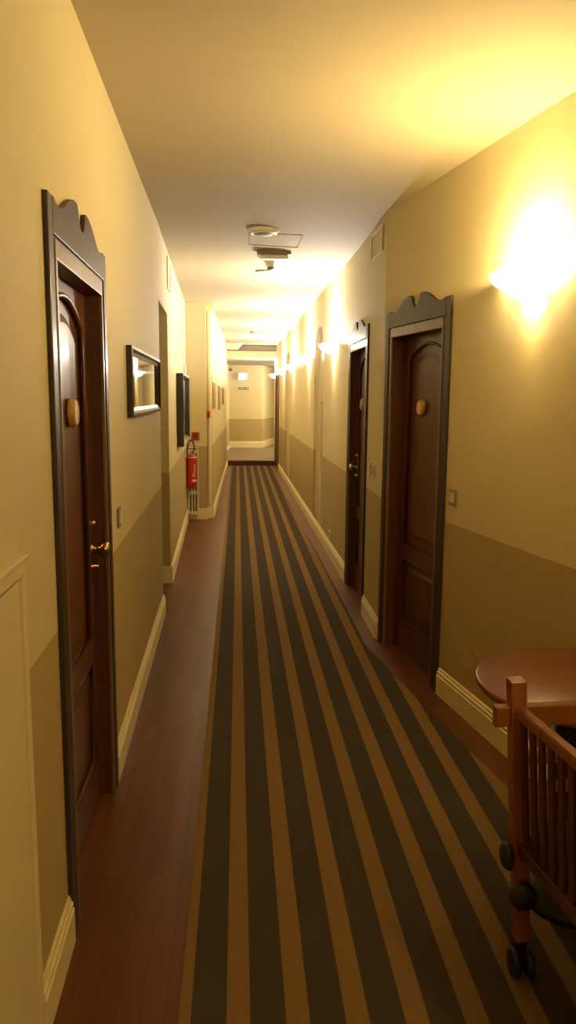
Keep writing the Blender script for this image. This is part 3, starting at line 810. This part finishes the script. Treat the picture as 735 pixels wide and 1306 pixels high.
# slatted side facing the carpet
ta, ba = pz(.80), pz(.405)
tb = ta+Vector((.12, YB, 0)); bb_ = ba+Vector((.12, YB, 0))
c = MB(); c.bar(ta+Vector((.004, -.015, 0)), tb, .030, .036, bev=.010); c.build('top_rail', M_COT, ct)
c = MB(); c.bar(ba+Vector((.004, -.015, 0)), bb_, .034, .036, bev=.004); c.build('bottom_rail', M_COTD, ct)
NS = 22
sl = None
for i in range(NS):
    k = (i+.9)/(NS+.4); p = ta.lerp(tb, k); q = ba.lerp(bb_, k)
    c = MB(); c.bar(q+Vector((0, 0, .01)), p-Vector((0, 0, .01)), .010, .030, up=(0, 1, 0), bev=.002); c.build('slat', M_COTD, ct)
# opposite side: plain slatted panel as well
c = MB(); o_ = Vector((XO-.03, YO, 0)); c.bar(ta+o_, ta+o_+Vector((.01, YB, 0)), .026, .036, bev=.004); c.build('top_rail', M_COT, ct)
c = MB(); c.bar(ba+o_-Vector((.05, 0, 0)), ba+o_+Vector((0, YB, 0)), .026, .036, bev=.004); c.build('bottom_rail', M_COTD, ct)
for i in range(NS):
    k = (i+.9)/(NS+.4); p = (ta+o_).lerp(ta+o_+Vector((.01, YB, 0)), k); q = (ba+o_-Vector((.05, 0, 0))).lerp(ba+o_+Vector((0, YB, 0)), k)
    c = MB(); c.bar(q, p, .010, .026, up=(0, 1, 0), bev=.002); c.build('slat', M_COTD, ct)
a = pz(.785); rail(a+Vector((.12, YB, 0)), a+Vector((XO, YB+YO, 0)), .026, .058)
a = pz(.40); rail(a+Vector((.12, YB, 0)), a+Vector((XO-.04, YB+YO, 0)), .026, .06, M_COTD)
c = MB(); q = pz(.41); c.box(q.x+.045, q.x+XO-.10, q.y+YB+.04, q.y-.03, .425, .50, bev=.02); c.build('mattress', M_MATT, ct)
# black clamp knobs and casters
def caster(x, y):
    c = MB(); c.box(x-.014, x+.014, y-.014, y+.014, .075, .118, bev=.002)
    c.prism([(y-.028, .03), (y+.010, .03), (y+.02, .085), (y-.02, .085)], 'x', x-.006, x+.006)
    k = c.build('caster', M_PED, ct)
    for s in (-1, 1):
        w_ = MB(); w_.lathe([(0, -.010), (.034, -.010), (.0395, -.005), (.0395, .005), (.034, .010), (0, .010)], (x+s*.020, y-.012, .0475), 'x', 28); w_.build('wheel', M_RUB, k)
for (x, y) in ((PT[0]+LEAN[0], PT[1]+LEAN[1]), (PT[0]+XO-.01, PT[1]+YO+.02), (PT[0]+.15, PT[1]+YB-.02), (PT[0]+XO-.02, PT[1]+YB+YO-.02)): caster(x, y)
q = pz(.285); c = MB(); c.lathe([(0, -.075), (.030, -.073), (.038, -.062), (.038, -.046), (.028, -.036), (.010, -.020)], (q.x-.010, q.y, q.z), 'y', 26); c.build('clamp_knob', M_RUB, ct)
q = pz(.375); c = MB(); c.lathe([(0, -.050), (.030, -.048), (.037, -.040), (.037, -.032), (.025, -.026), (.010, -.018)], (q.x, q.y-.006, q.z), 'x', 26); c.build('clamp_knob', M_RUB, ct)
tag(ct, 'reddish-brown slatted wooden cot on black casters in front of the round table', 'cot')

# ------------------------------------------------------------------ extra unseen lights: lamp row behind the viewer, then two added fills
point('lamp_light', (rrx(-1.1)-.13, -1.1, 2.16), 66)
point('landing_fill_light', (2.1, 21.2, 2.1), 150, (1, .86, .64), .08)  # added fill round the corner to brighten the end wall, no fixture
point('side_passage_fill', (-1.3, 6.0, 2.1), .8, (1, .7, .35), .08)  # faint added fill inside the passage, no fixture

wd = bpy.data.worlds.new('World'); SC.world = wd; wd.use_nodes = True
wd.node_tree.nodes['Background'].inputs[0].default_value = (.02, .015, .01, 1); wd.node_tree.nodes['Background'].inputs[1].default_value = .2

# ------------------------------------------------------------------ camera
f, W, H = 970., 735., 1306.
R = ((0.9977932703556623, -0.06639721103293542, 0), (0.009977497622652192, 0.14993822523560063, 0.9886450213066307), (0.06564327211635729, 0.9864633490303865, -0.1502698301243857))
r_, u_, d_ = [Vector(v) for v in R]
ro = math.radians(.5)
c_, s_ = math.cos(ro), math.sin(ro)
rr_ = r_*c_ + u_*s_            # camera turned slightly, so the scene leans clockwise
uu_ = u_*c_ - r_*s_
cam = bpy.data.cameras.new('camera'); co = bpy.data.objects.new('camera', cam); COL.objects.link(co)
co.matrix_world = Matrix(((rr_.x, uu_.x, -d_.x, 0), (rr_.y, uu_.y, -d_.y, 0), (rr_.z, uu_.z, -d_.z, 1.62), (0, 0, 0, 1)))
cam.sensor_fit = 'VERTICAL'; cam.sensor_height = 36; cam.lens = f/H*36; cam.clip_start = .02
SC.camera = co
SC.view_settings.view_transform = 'Standard'; SC.view_settings.look = 'None'; SC.view_settings.exposure = .15; SC.view_settings.gamma = 1
SC.view_settings.use_curve_mapping = False
